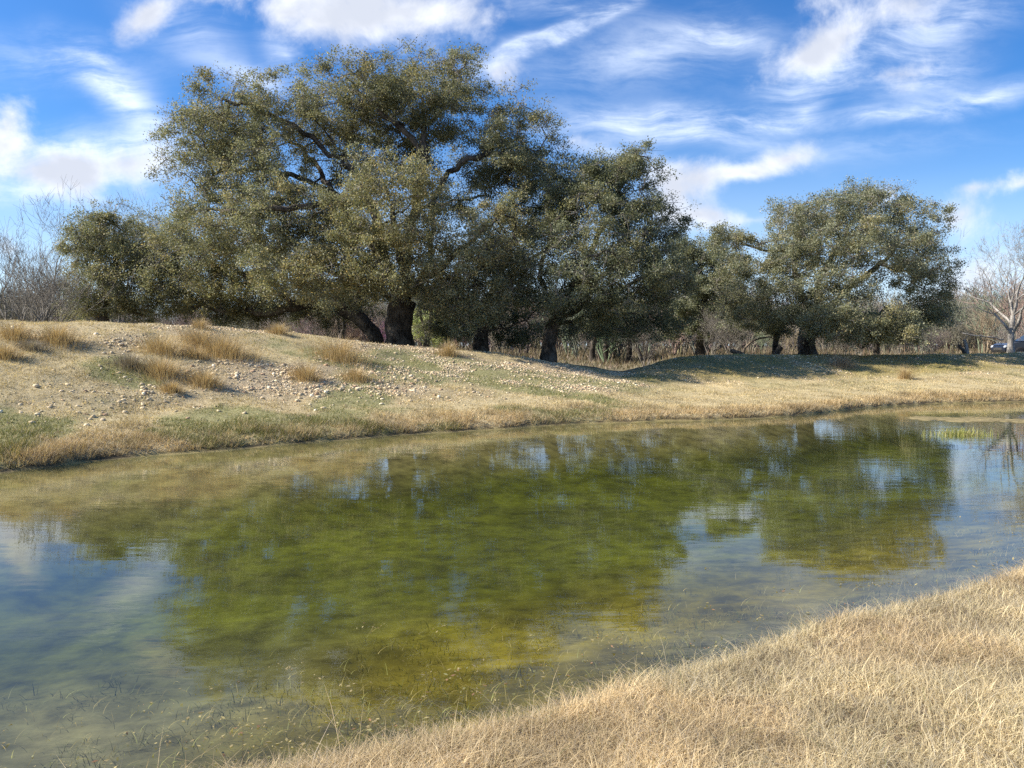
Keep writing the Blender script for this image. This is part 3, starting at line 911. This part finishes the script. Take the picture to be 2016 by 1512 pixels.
for k, (x, y, D, top, lab) in enumerate([
        (1270, 704, 44, 610, 'reddish leafless shrub standing in the gap of the berm'), (1440, 698, 46, 600, 'leafless shrub left of the lone oak beside leaning dead wood'),
        (1660, 700, 45, 640, 'leafless shrub under the lone oak, right of its trunk'), (1830, 698, 46, 620, 'leafless forked shrub at the right end of the lone oak crown'),
        (1400, 700, 48, 590, 'leafless shrub in front of the dark small oak'), (1690, 700, 46, 640, 'leafless many-stemmed shrub below the lowest foliage of the lone oak'), (640, 660, 42, 560, 'leafless shrub behind the berm, under the long low limb'), (300, 645, 42, 560, 'leafless tangled shrub between the rounded oak and the leaning oak')]):
    bare_tree('bare_shrub', lab, x, y, D, top, .03, .7, 60 + k, M_TWIG, stems=6, gens=4, group=G2, cat='shrub')


# distant thicket, one mass of bare brush
def build_thicket():
    r = np.random.default_rng(77)
    protos = [bare_segments((0, 0, 0), 3.0, .035, .75, 80 + k, stems=6, gens=3) for k in range(4)]
    full = []
    for P0, P1, A, B, tr in protos:
        P0 = np.concatenate([P0, np.array([q[0] for q in tr])]); P1 = np.concatenate([P1, np.array([q[1] for q in tr])])
        A = np.concatenate([A, [q[2] for q in tr]]); B = np.concatenate([B, [q[3] for q in tr]])
        full.append(prisms(P0, P1, A * 1.15 + .004, B * 1.15 + .004))
    bag = Bag()
    for k in range(820):
        d = r.uniform(56, 118) if k < 430 else r.uniform(80, 135)
        c = r.uniform(-300, 2320)
        x = (c - CX) / F * d
        z = gz(x, d)
        s = r.uniform(.6, 1.35)
        if k >= 430: s = r.uniform(1.0, 2.1)
        if 560 < c < 1500: s *= 1.3
        if c < 140: s *= r.uniform(1.0, 1.6)
        elif c > 1880: s *= r.uniform(1.0, 1.5)
        V, Q = full[r.integers(4)]
        a = r.uniform(0, 6.28)
        ca, sa = math.cos(a), math.sin(a)
        bag.add(np.stack([V[:, 0] * ca - V[:, 1] * sa, V[:, 0] * sa + V[:, 1] * ca, V[:, 2]], 1) * s + np.array([x, d, z - .1]), Q,
                np.array([.27, .228, .175]) * r.uniform(.7, 1.2) * (1 + .1 * r.normal(0, 1, 3)))
    o = bag.build('thicket', M_STONE)
    tag(o, 'grey-brown leafless brush massed far behind the oaks', 'brush', kind='stuff')


build_thicket()


def build_brush_grass():
    r = rng
    n = 60000
    d = r.uniform(44, 120, n)
    c = r.uniform(-200, 2220, n)
    x = (c - CX) / F * d
    z = ground(x, d)
    far = sstep(d, 44, 70)
    h = r.uniform(.25, .8, n) * (.35 + .9 * far)
    col = np.array([.25, .195, .12]) * r.uniform(.6, 1.3, (n, 1)) + r.normal(0, .012, (n, 3))
    V, Fs, C = blades(np.stack([x, d, z], 1), h, .05 + .03 * r.random(n), r.uniform(.1, .7, n), r.uniform(0, 6.28, n), 1, np.clip(col, .01, 1))
    o = mesh_np('brush_grass', V, Fs, M_GRASS, col=C)
    tag(o, 'tall brown weeds covering the field behind the oaks', 'weeds', kind='stuff')


build_brush_grass()


# ------------------------------------------------------------------ grass
def tan_cols(n, r, a=(.69, .575, .34), b=(.37, .28, .155), grey=.15):
    t = r.random((n, 1)) ** 1.3
    c = np.array(a) * (1 - t) + np.array(b) * t
    g = (r.random((n, 1)) < grey)
    c = np.where(g, np.array([.46, .40, .29]), c)
    return c * r.uniform(.8, 1.2, (n, 1))


def build_near_grass():
    r = rng
    out = Bag()
    for (n, ylo, yhi, segs, hs) in ((330000, 1.6, 7.6, 3, .82), (60000, 6.5, 13, 2, .9)):
        d = ylo * (yhi / ylo) ** r.random(n * 3)
        t = r.uniform(-.95, 1.05, n * 3)
        x = t * d
        s = near_s(x, d)
        ok = (s > -.03) & (s < 6)
        x, d, s = x[ok][:n], d[ok][:n], s[ok][:n]
        n_ = len(x)
        cl = fbm(x, d, 2.6, 3)
        edge = 1 - sstep(s, .1, .6)
        h = (r.uniform(.05, .15, n_) * (.5 + 1.0 * cl) + .035 * edge) * hs
        tall = r.random(n_) < .012
        h = np.where(tall, h * r.uniform(1.6, 2.8, n_), h)
        col = tan_cols(n_, r)
        tone = (.45 + 1.1 * fbm(x + 9, d, 3.2, 4))[:, None]
        col = col * tone * 1.05
        red = sstep(fbm(x - 7, d + 3, .9, 3), .48, .62)[:, None]
        col = col * (1 - red * np.array([.03, .09, .13]))
        green = (r.random((n_, 1)) < .012)
        col = np.where(green, np.array([.20, .21, .07]), col)
        P = np.stack([x, d, ground(x, d) - .012], 1)
        ang = r.uniform(0, 6.28, n_)
        lean = r.uniform(.2, 1.25, n_) + .5 * (cl - .5)
        flat = r.random(n_) < .22
        h = np.where(flat, h * 1.3, h)
        lean = np.where(flat, r.uniform(1.1, 1.5, n_), lean)
        V, Fs, C = blades(P, h, r.uniform(.0019, .0044, n_), np.clip(lean, .1, 1.5), ang, segs, col)
        out.add(V, Fs, C)
    # long seed stalks
    n = 90
    d = r.uniform(2.2, 7.5, n * 6); x = r.uniform(-.9, .9, n * 6) * d
    ok = near_s(x, d) > .35
    x, d = x[ok][:n], d[ok][:n]
    n = len(x)
    V, Fs, C = blades(np.stack([x, d, ground(x, d)], 1), r.uniform(.16, .36, n), np.full(n, .0034), r.uniform(.5, 1.4, n), r.normal(.4, 1.2, n), 4, tan_cols(n, r, (.62, .50, .30), (.48, .36, .2)))
    out.add(V, Fs, C)
    o = out.build('dry_grass', M_GRASS)
    tag(o, 'matted straw-coloured dry grass on the near bank', 'grass', kind='stuff')


build_near_grass()


def build_far_grass():
    r = rng
    n = 480000
    c = r.uniform(-260, 2280, n)
    t = (c - CX) / F
    d0, dt, dc = [np.interp(c, g_col, T) for T in (T_D0, T_DT, T_DC)]
    u = r.random(n)
    y = d0 - .25 + u ** 1.15 * (dc + 3.0 - d0)
    x = t * y
    z = ground(x, y)
    st, gr, q, col_ = slope_zones(x, y)
    ok = (z > .03) & (r.random(n) > st * .58)
    x, y, z, st, gr, q, d0, col_ = [v[ok] for v in (x, y, z, st, gr, q, d0, col_)]
    n = len(x)
    edge = 1 - sstep(y - d0, .3, 2.6)
    clump = fbm(x, y, 1.5, 3)
    h = r.uniform(.03, .12, n) * (.25 + 1.5 * clump ** 1.5) + .15 * edge * (.2 + 1.3 * clump ** 1.5)
    h = h * np.where(q > 1.0, .8, 1)
    col = tan_cols(n, r, (.64, .52, .28), (.37, .285, .155), .10)
    col = col * (.42 + 1.2 * fbm(x - 20, y + 4, 1.9, 5))[:, None]
    k = np.clip(gr * 1.2 + (fbm(x + 2, y - 8, 2.4, 3) - .62) * 1.5, 0, 1)
    gsel = (r.random(n) < k * .8)[:, None]
    col = np.where(gsel, np.array([.215, .22, .075]) * r.uniform(.6, 1.35, (n, 1)), col)
    col = col * (1 - .22 * edge[:, None] * np.array([.6, .9, 1.0]))
    rt = (sstep(col_, 1230, 1330) * sstep(q, .05, .3))[:, None]
    col = col * (1 - rt * np.array([.08, .10, .42]))  # shade tint in the colour: blue taken out where the right berm lies shaded
    V, Fs, C = blades(np.stack([x, y, z - .01], 1), h, r.uniform(.008, .016, n) * (.6 + y / 40), r.uniform(.2, 1.1, n), r.uniform(0, 6.28, n), 1, col)
    o = mesh_np('bank_grass', V, Fs, M_GRASS, col=C)
    tag(o, 'short tan and green turf on the far bank', 'grass', kind='stuff')


build_far_grass()

# bunchgrass tussocks on the berm
TUS = [
    (30, 668, 80, 40, 'brown bunchgrass tuft at the left edge of the berm crest'), (115, 672, 84, 42, 'wide brown bunchgrass tuft near the left end of the berm crest'),
    (8, 706, 56, 36, 'dark brown bunchgrass tuft cut by the left edge below the crest'), (318, 696, 84, 44, 'brown bunchgrass tuft left of the largest tussock pair'),
    (440, 700, 112, 52, 'largest rusty bunchgrass tussock on the middle of the berm'), (395, 680, 90, 40, 'tall tan bunchgrass tuft behind the largest tussock'),
    (384, 706, 46, 30, 'small bunchgrass tuft at the left foot of the largest tussock'), (318, 738, 84, 42, 'brown bunchgrass tuft midway down the berm slope'),
    (402, 760, 62, 42, 'tan bunchgrass tuft low on the slope below the largest tussock'), (338, 772, 40, 26, 'small dark bunchgrass tuft lowest on the slope'),
    (668, 710, 116, 52, 'broad golden bunchgrass tussock right of the bare stony crest'), (602, 748, 52, 42, 'narrow tan bunchgrass tuft left of the broad golden tussock'),
    (700, 748, 60, 32, 'short pale bunchgrass tuft below the broad golden tussock'), (882, 700, 40, 34, 'upright tan grass tuft in front of the oak trunks'),
    (548, 658, 40, 28, 'reddish grass tuft on the crest skyline under the long limb'), (395, 648, 26, 26, 'thin upright grass tuft breaking the crest skyline'),
    (60, 690, 50, 26, 'grey dead weed tuft on the left of the slope'), (255, 722, 66, 34, 'pale grey dead weed tuft on the stony slope'),
    (1782, 746, 22, 30, 'single upright tan grass tuft at the foot of the right berm'), (1660, 722, 46, 30, 'grey dead weed tuft on the shaded right berm')]


def solve_ground(px_, py_):
    r_ = ray(px_, py_)
    d = np.linspace(6, 60, 2200)
    P = np.array([0, 0, EYE]) + r_[None] * (d / r_[1])[:, None]
    g_ = ground(P[:, 0], P[:, 1])
    hit = np.nonzero(P[:, 2] <= g_)[0]
    if len(hit): return P[hit[0]]
    i = int(np.argmin((P[:, 2] - g_)[(d < 45)]))
    p = P[i].copy(); p[2] = g_[i]
    return p


for (x, y, w, h, lab) in TUS:
    w, h = w * 1.35, h * .98
    p = solve_ground(x, y)
    k = p[1] / F
    n = int(320 + 6 * w)
    a = rng.uniform(0, 6.28, n)
    rr = np.minimum(np.abs(rng.normal(0, .24, n)), .42 + .06 * rng.random(n)) * w * k * 1.05
    X, Y = p[0] + np.cos(a) * rr, p[1] + np.sin(a) * rr * .8
    grey = 'grey' in lab
    base_c = ((.34, .28, .20), (.22, .18, .13)) if grey else ((.56, .42, .22), (.36, .25, .12))
    col = tan_cols(n, rng, base_c[0], base_c[1], .05)
    V, Fs, C = blades(np.stack([X, Y, ground(X, Y) - .02], 1), rng.uniform(.35, 1.15, n) * h * k * np.clip(1.25 - rr / (w * k) * 1.1, .3, 1.2), np.full(n, .010), rng.uniform(.15, .8, n), a + rng.normal(0, .5, n), 3, col)
    ob = mesh_np('bunchgrass', V - p, Fs, M_GRASS, col=C)
    ob.location = p
    tag(ob, lab, 'grass tuft', 'bunchgrass tufts on the berm')


# ------------------------------------------------------------------ stones
def ico():
    t = (1 + 5 ** .5) / 2
    V = np.array([(-1, t, 0), (1, t, 0), (-1, -t, 0), (1, -t, 0), (0, -1, t), (0, 1, t), (0, -1, -t), (0, 1, -t), (t, 0, -1), (t, 0, 1), (-t, 0, -1), (-t, 0, 1)], float)
    Fc = np.array([(0, 11, 5), (0, 5, 1), (0, 1, 7), (0, 7, 10), (0, 10, 11), (1, 5, 9), (5, 11, 4), (11, 10, 2), (10, 7, 6), (7, 1, 8), (3, 9, 4), (3, 4, 2), (3, 2, 6), (3, 6, 8), (3, 8, 9), (4, 9, 5), (2, 4, 11), (6, 2, 10), (8, 6, 7), (9, 8, 1)])
    return V / np.linalg.norm(V[0]), Fc


IV, IF = ico()


def stone_field():
    r = rng
    n = 260000
    c = r.uniform(-200, 2200, n)
    dt, dc = np.interp(c, g_col, T_DT), np.interp(c, g_col, T_DC)
    y = dt - 1.5 + r.random(n) * (dc - dt + 2.5)
    x = (c - CX) / F * y
    st, gr, q, _ = slope_zones(x, y)
    ok = r.random(n) < (st * .95 + .012) * np.where(c > 1240, .38, .62) * (.25 + 1.3 * sstep(fbm(x, y, 1.1, 3), .42, .62))
    x, y = x[ok], y[ok]
    n = len(x)
    s = .010 + .014 * r.random(n) + .040 * r.random(n) ** 9
    return x, y, ground(x, y), s


def stone_cols(n):
    c = np.array([(.50, .42, .29), (.44, .36, .24), (.36, .25, .165), (.58, .52, .40), (.30, .25, .18)])
    return c[rng.choice(5, n, p=[.32, .26, .16, .14, .12])] * np.array([1.12, 1.06, .96]) * rng.uniform(.9, 1.45, (n, 1))


def build_stones():
    x, y, z, s = stone_field()
    o_ = np.argsort(-s / y)
    x, y, z, s = x[o_], y[o_], z[o_], s[o_]
    cols = stone_cols(len(x))
    nb = 300
    xs, ys, zs, ss = x[nb:], y[nb:], z[nb:], s[nb:]
    n = len(xs)
    sh = rng.uniform(.45, 1.3, (n, 12, 1)) * IV[None] * np.stack([rng.uniform(.8, 1.35, n), rng.uniform(.8, 1.3, n), rng.uniform(.45, .8, n)], 1)[:, None]
    V = sh * ss[:, None, None] + np.stack([xs, ys, zs + ss * .1], 1)[:, None]
    Fc = (IF[None] + (np.arange(n) * 12)[:, None, None]).reshape(-1, 3)
    o = mesh_np('gravel', V.reshape(-1, 3), [Fc], M_STONE, col=np.repeat(cols[nb:], 12, 0))
    tag(o, 'cream and pinkish limestone gravel strewn over the berms', 'gravel', kind='stuff')
    protos = []
    for k in range(12):
        V = rng.uniform(.55, 1.25, (12, 1)) * IV * np.array([rng.uniform(.9, 1.3), rng.uniform(.8, 1.2), rng.uniform(.55, .8)])
        c = stone_cols(1)[0] * 1.08
        ob = mesh_np('rock', V, [IF], M_STONE, col=np.repeat(c[None], 12, 0))
        protos.append(ob)
    for i in range(nb):
        ob = protos[i] if i < 12 else protos[rng.integers(12)].copy()
        if i >= 12: COL.objects.link(ob)
        ob.location = (x[i], y[i], z[i] + s[i] * .12)
        ob.scale = (s[i] * 1.25,) * 3
        ob.rotation_euler = (0, 0, rng.uniform(0, 6.28))
        tag(ob, 'fist-sized pale limestone rock lying loose on the bank slope', 'rock', 'larger limestone rocks on the berms')


build_stones()


# ------------------------------------------------------------------ dead wood
def log(name, label, pix, D, r0, r1, seed, cat='log', mat=M_TWIGW):
    r = np.random.default_rng(seed)
    P = resample([at(q[0], q[1], D) for q in pix], .22, .02, r)
    rr = np.linspace(r0, r1, len(P)) * r.uniform(.85, 1.15, len(P))
    V, Q = tube(P, rr, 9)
    m = len(V)
    V = np.concatenate([V, [P[0]], [P[-1]]])
    k = np.arange(9)
    c1 = np.stack([np.full(9, m), (k + 1) % 9, k], 1)
    e = m - 9
    c2 = np.stack([np.full(9, m + 1), e + k, e + (k + 1) % 9], 1)
    ob = mesh_np(name, V - P[0], [Q, np.concatenate([c1, c2])], mat, smooth=True)
    ob.location = P[0]
    return tag(ob, label, cat)


log('dead_log', 'dark dead log leaning on the berm, left of the lone oak', [(1466, 702), (1450, 694), (1438, 690)], 41, .16, .11, 1)
log('dead_branch', 'thin pale dead branch propped up beside the leaning dark log', [(1460, 702), (1472, 680), (1490, 668), (1520, 664)], 42, .07, .035, 2, 'branch')
log('dead_stump', 'broken dark stump leaning right, just left of the lone oak trunk', [(1522, 704), (1531, 692), (1538, 682)], 41, .2, .14, 3, 'stump', M_BARK)
log('dead_stump', 'split dark stump right of the lone oak, leaning left', [(1900, 702), (1896, 690), (1888, 680)], 42.5, .10, .07, 4, 'stump', M_BARK)
log('dead_snag', 'pale thin snag standing beside the split dark stump', [(1905, 702), (1903, 685), (1898, 668)], 42.8, .10, .06, 5, 'snag', M_PALE)
log('fallen_limb', 'pale grey fallen limb lying level left of the bare pale tree', [(1975, 668), (1945, 663), (1915, 660), (1895, 656)], 46, .05, .03, 6, 'branch', M_PALE)


# ------------------------------------------------------------------ parked car
def build_car():
    import bmesh
    paint = plain_mat('navy_paint', (.010, .014, .028), .25, .3, .6, .8, .1)
    glass = plain_mat('car_glass', (.035, .05, .055), .06, 0, .8, .5, .1)
    tyre = plain_mat('tyre_rubber', (.018, .018, .019), .85)
    rimm = plain_mat('rim_alloy', (.50, .50, .52), .3, .9)
    lampm = plain_mat('lamp_lens', (.62, .64, .66), .12, .2, .8)
    chrome = plain_mat('car_chrome', (.6, .6, .62), .2, .95)
    D = 50.5
    x0 = (1963 - CX) / F * D
    zg = gz(x0 + 2.3, D)
    root = empty('parked_car', (x0, D, zg), 'dark navy car parked behind the pale-barked bare tree at the right edge', 'car')

    def ext(name, prof, y0, y1, mat, inset=None, par=root, bev=.05):
        bm = bmesh.new()
        a, b = [], []
        for (px_, pz_) in prof:
            a.append(bm.verts.new((px_, y0, pz_)))
            b.append(bm.verts.new((px_, y1, pz_)))
        if inset:
            for lst, s in ((a, 1), (b, -1)):
                for v_, (px_, pz_) in zip(lst, prof):
                    v_.co.y += s * inset(pz_)
        n = len(prof)
        bm.faces.new(a)
        bm.faces.new(b[::-1])
        for i in range(n):
            bm.faces.new((a[i], b[i], b[(i + 1) % n], a[(i + 1) % n]))
        bmesh.ops.recalc_face_normals(bm, faces=bm.faces)
        if bev: bmesh.ops.bevel(bm, geom=bm.edges[:], offset=bev, segments=2, affect='EDGES', clamp_overlap=True)
        me = bpy.data.meshes.new(name)
        bm.to_mesh(me)
        bm.free()
        me.materials.append(mat)
        o = bpy.data.objects.new(name, me)
        COL.objects.link(o)
        o.parent = par
        return o

    body = [(0.05, .30), (.0, .55), (.06, .78), (.35, .90), (1.35, 1.0), (4.6, 1.02), (4.85, .95), (4.88, .5), (4.7, .30)]
    ext('body', body, -.9, .9, paint)
    ext('cabin', [(1.30, .98), (2.05, 1.46), (3.5, 1.50), (4.45, 1.0)], -.84, .84, paint, lambda z: max(0, (z - .98)) * .36)
    ins = lambda z: max(0, (z - .98)) * .36
    for s in (-1, 1):
        for pr in ([(1.55, 1.02), (2.12, 1.38), (2.68, 1.41), (2.70, 1.03)], [(2.80, 1.03), (2.78, 1.41), (3.42, 1.42), (3.95, 1.04)]):
            ext('side_window', pr, s * .848 - .006, s * .848 + .006, glass, (lambda z, s=s: -s * ins(z)), bev=0)
            # both faces of the pane lean the same way as the cabin
        ext('door', [(1.45, .42), (1.45, .94), (2.72, .95), (2.72, .42)], s * .905 - .012, s * .905 + .012, paint, bev=.01)
        ext('side_mirror', [(1.52, 1.0), (1.50, 1.14), (1.68, 1.15), (1.70, 1.01)], s * .98 - .07, s * .98 + .07, paint, bev=.03)
        ext('headlight', [(-.012, .62), (.035, .75), (.30, .83), (.28, .66)], s * .80 - .112, s * .80 + .112, lampm, bev=.02)
    ext('grille', [(-.02, .45), (-.02, .62), (.03, .62), (.03, .45)], -.5, .5, chrome, bev=.01)
    o = ext('windscreen', [(1.36, 1.035), (2.02, 1.455), (2.01, 1.47), (1.35, 1.05)], -.70, .70, glass, bev=0)
    for wx in (.95, 3.85):
        for s in (-1, 1):
            bt = Bag()
            th = np.linspace(0, 2 * math.pi, 29)[:-1]
            prof = [(.21, -.11), (.31, -.11), (.335, -.07), (.335, .07), (.31, .11), (.21, .11)]
            V = np.array([[wx + q * math.cos(t_), s * .82 + w_, .335 + q * math.sin(t_)] for q, w_ in prof for t_ in th])
            k = np.arange(28)
            Q = np.concatenate([np.stack([i * 28 + k, i * 28 + (k + 1) % 28, (i + 1) * 28 + (k + 1) % 28, (i + 1) * 28 + k], 1) for i in range(5)])
            ob = mesh_np('wheel', V, [Q], tyre, smooth=True)
            ob.parent = root
            V = np.array([[wx + .22 * math.cos(t_), s * .90, .335 + .22 * math.sin(t_)] for t_ in th] + [[wx, s * .86, .335]])
            rim = mesh_np('rim', V, [np.stack([k, (k + 1) % 28, np.full(28, 28)], 1)], rimm)
            rim.parent = ob
    root.rotation_euler = (0, 0, R(-6))


build_car()


# ------------------------------------------------------------------ things in the pond
def build_pond_plants():
    r = rng
    # sedge clump
    p = at(1890, 858, 18)
    p[2] = -.02
    n = 420
    X = p[0] + r.normal(0, .33, n)
    Y = p[1] + r.normal(0, .12, n)
    col = np.where(r.random((n, 1)) < .7, np.array([.30, .30, .075]), np.array([.44, .37, .17])) * r.uniform(.75, 1.25, (n, 1))
    V, Fs, C = blades(np.stack([X, Y, np.full(n, -.05)], 1), r.uniform(.12, .30, n), np.full(n, .012), r.uniform(.05, .5, n), r.uniform(0, 6.28, n), 2, col)
    o = mesh_np('sedge_clump', V - p, Fs, M_GRASS, col=C)
    o.location = p
    tag(o, 'bright yellow-green sedge clump standing in the water near the far shore', 'water plant')
    # mat of floating weed
    bag = Bag()
    for k in range(220):
        c = r.uniform(1800, 2080)
        row = 826 + r.normal(0, 2.2) + (c - 1900) * .025
        d = EYE * F / (row - HZ)
        x, y = (c - CX) / F * d, d
        L, w_ = r.uniform(.08, .42), r.uniform(.03, .10)
        a = r.normal(0, .3)
        th = np.arange(9) * 2 * math.pi / 9
        rr = r.uniform(.6, 1.1, 9)
        V = np.stack([x + np.cos(th) * L * rr * math.cos(a), y + np.sin(th) * w_ * 2 * rr + np.cos(th) * L * rr * math.sin(a), np.full(9, .004)], 1)
        V = np.concatenate([V, [[x, y, .02]]])
        kk = np.arange(9)
        bag.add(V, np.stack([kk, (kk + 1) % 9, np.full(9, 9)], 1), np.array([.24, .19, .09]) * r.uniform(.6, 1.3))
    o = bag.build('floating_weed', M_STONE)
    tag(o, 'brown mat of floating weed on the water at the right', 'floating weed', kind='stuff')
    # sprigs of pondweed breaking the surface along the near shore
    bag = Bag()
    n = 4200
    s = -np.abs(r.normal(0, .62, n)) - .02
    x = r.uniform(-4.2, 6.5, n)
    y = np.interp(x, nx, ny) - s / .84
    ok = r.random(n) < np.where(x < .6, 1.0, .45)
    x, y = x[ok], y[ok]
    n = len(x)
    zb = ground(x, y)
    col = np.where(r.random((n, 1)) < .6, np.array([.42, .32, .13]), np.array([.34, .32, .10])) * r.uniform(.6, 1.2, (n, 1))
    top = np.where(r.random(n) < .35, r.uniform(.0, .05, n), -r.uniform(.0, .12, n))
    zb = np.maximum(zb, top - r.uniform(.03, .13, n))
    V, Fs, C = blades(np.stack([x, y, zb], 1), np.maximum(top - zb, .03), np.full(n, .0042), r.uniform(.8, 1.5, n), r.uniform(0, 6.28, n), 4, col)
    bag.add(V, Fs, C)
    # leaflets and yellow algae scraps lying in the surface
    m = 1700
    i = r.choice(r.integers(0, n, 170), m)
    c = np.stack([x[i] + r.normal(0, .075, m), y[i] + r.normal(0, .05, m), np.maximum(.003, r.normal(-.002, .012, m))], 1)
    a = unit(m) * np.array([1, 1, .25])
    a = norm(a)
    b = norm(np.cross(a, np.array([0, 0, 1.]) + .3 * unit(m)))
    L = .004 + .016 * r.random((m, 1)) ** 2
    V = np.stack([c - a * L, c + b * L * .45, c + a * L, c - b * L * .45], 1).reshape(-1, 3)
    cl = np.array([(.34, .27, .13), (.40, .33, .15), (.30, .17, .09), (.24, .23, .10)])[r.choice(4, m, p=[.4, .25, .15, .2])] * r.uniform(.7, 1.2, (m, 1))
    bag.add(V, np.arange(m * 4).reshape(-1, 4), np.repeat(cl, 4, 0))
    # low weed carpeting the shallow bed
    n = 16000
    s = -.08 - 2.9 * r.random(n) ** 1.4
    x = r.uniform(-4.5, 6.5, n)
    y = np.interp(x, nx, ny) - s / .84
    ok = r.random(n) < sstep(fbm(x, y, 1.6, 4), .40, .60)
    x, y = x[ok], y[ok]
    n = len(x)
    zb = ground(x, y)
    cl = np.array([(.13, .115, .03), (.18, .14, .035), (.085, .095, .02), (.22, .18, .08)])[r.choice(4, n, p=[.35, .25, .28, .12])] * r.uniform(.6, 1.3, (n, 1))
    V, Fs, C = blades(np.stack([x, y, zb - .01], 1), np.minimum(r.uniform(.04, .14, n), np.maximum(-zb * .9, .02)), r.uniform(.003, .007, n), r.uniform(.3, 1.5, n), r.uniform(0, 6.28, n), 2, cl)
    bag.add(V, Fs, C)
    o = bag.build('pond_weed', M_GRASS)
    tag(o, 'thin brown and yellow pondweed along the near water edge', 'water plants', kind='stuff')


build_pond_plants()
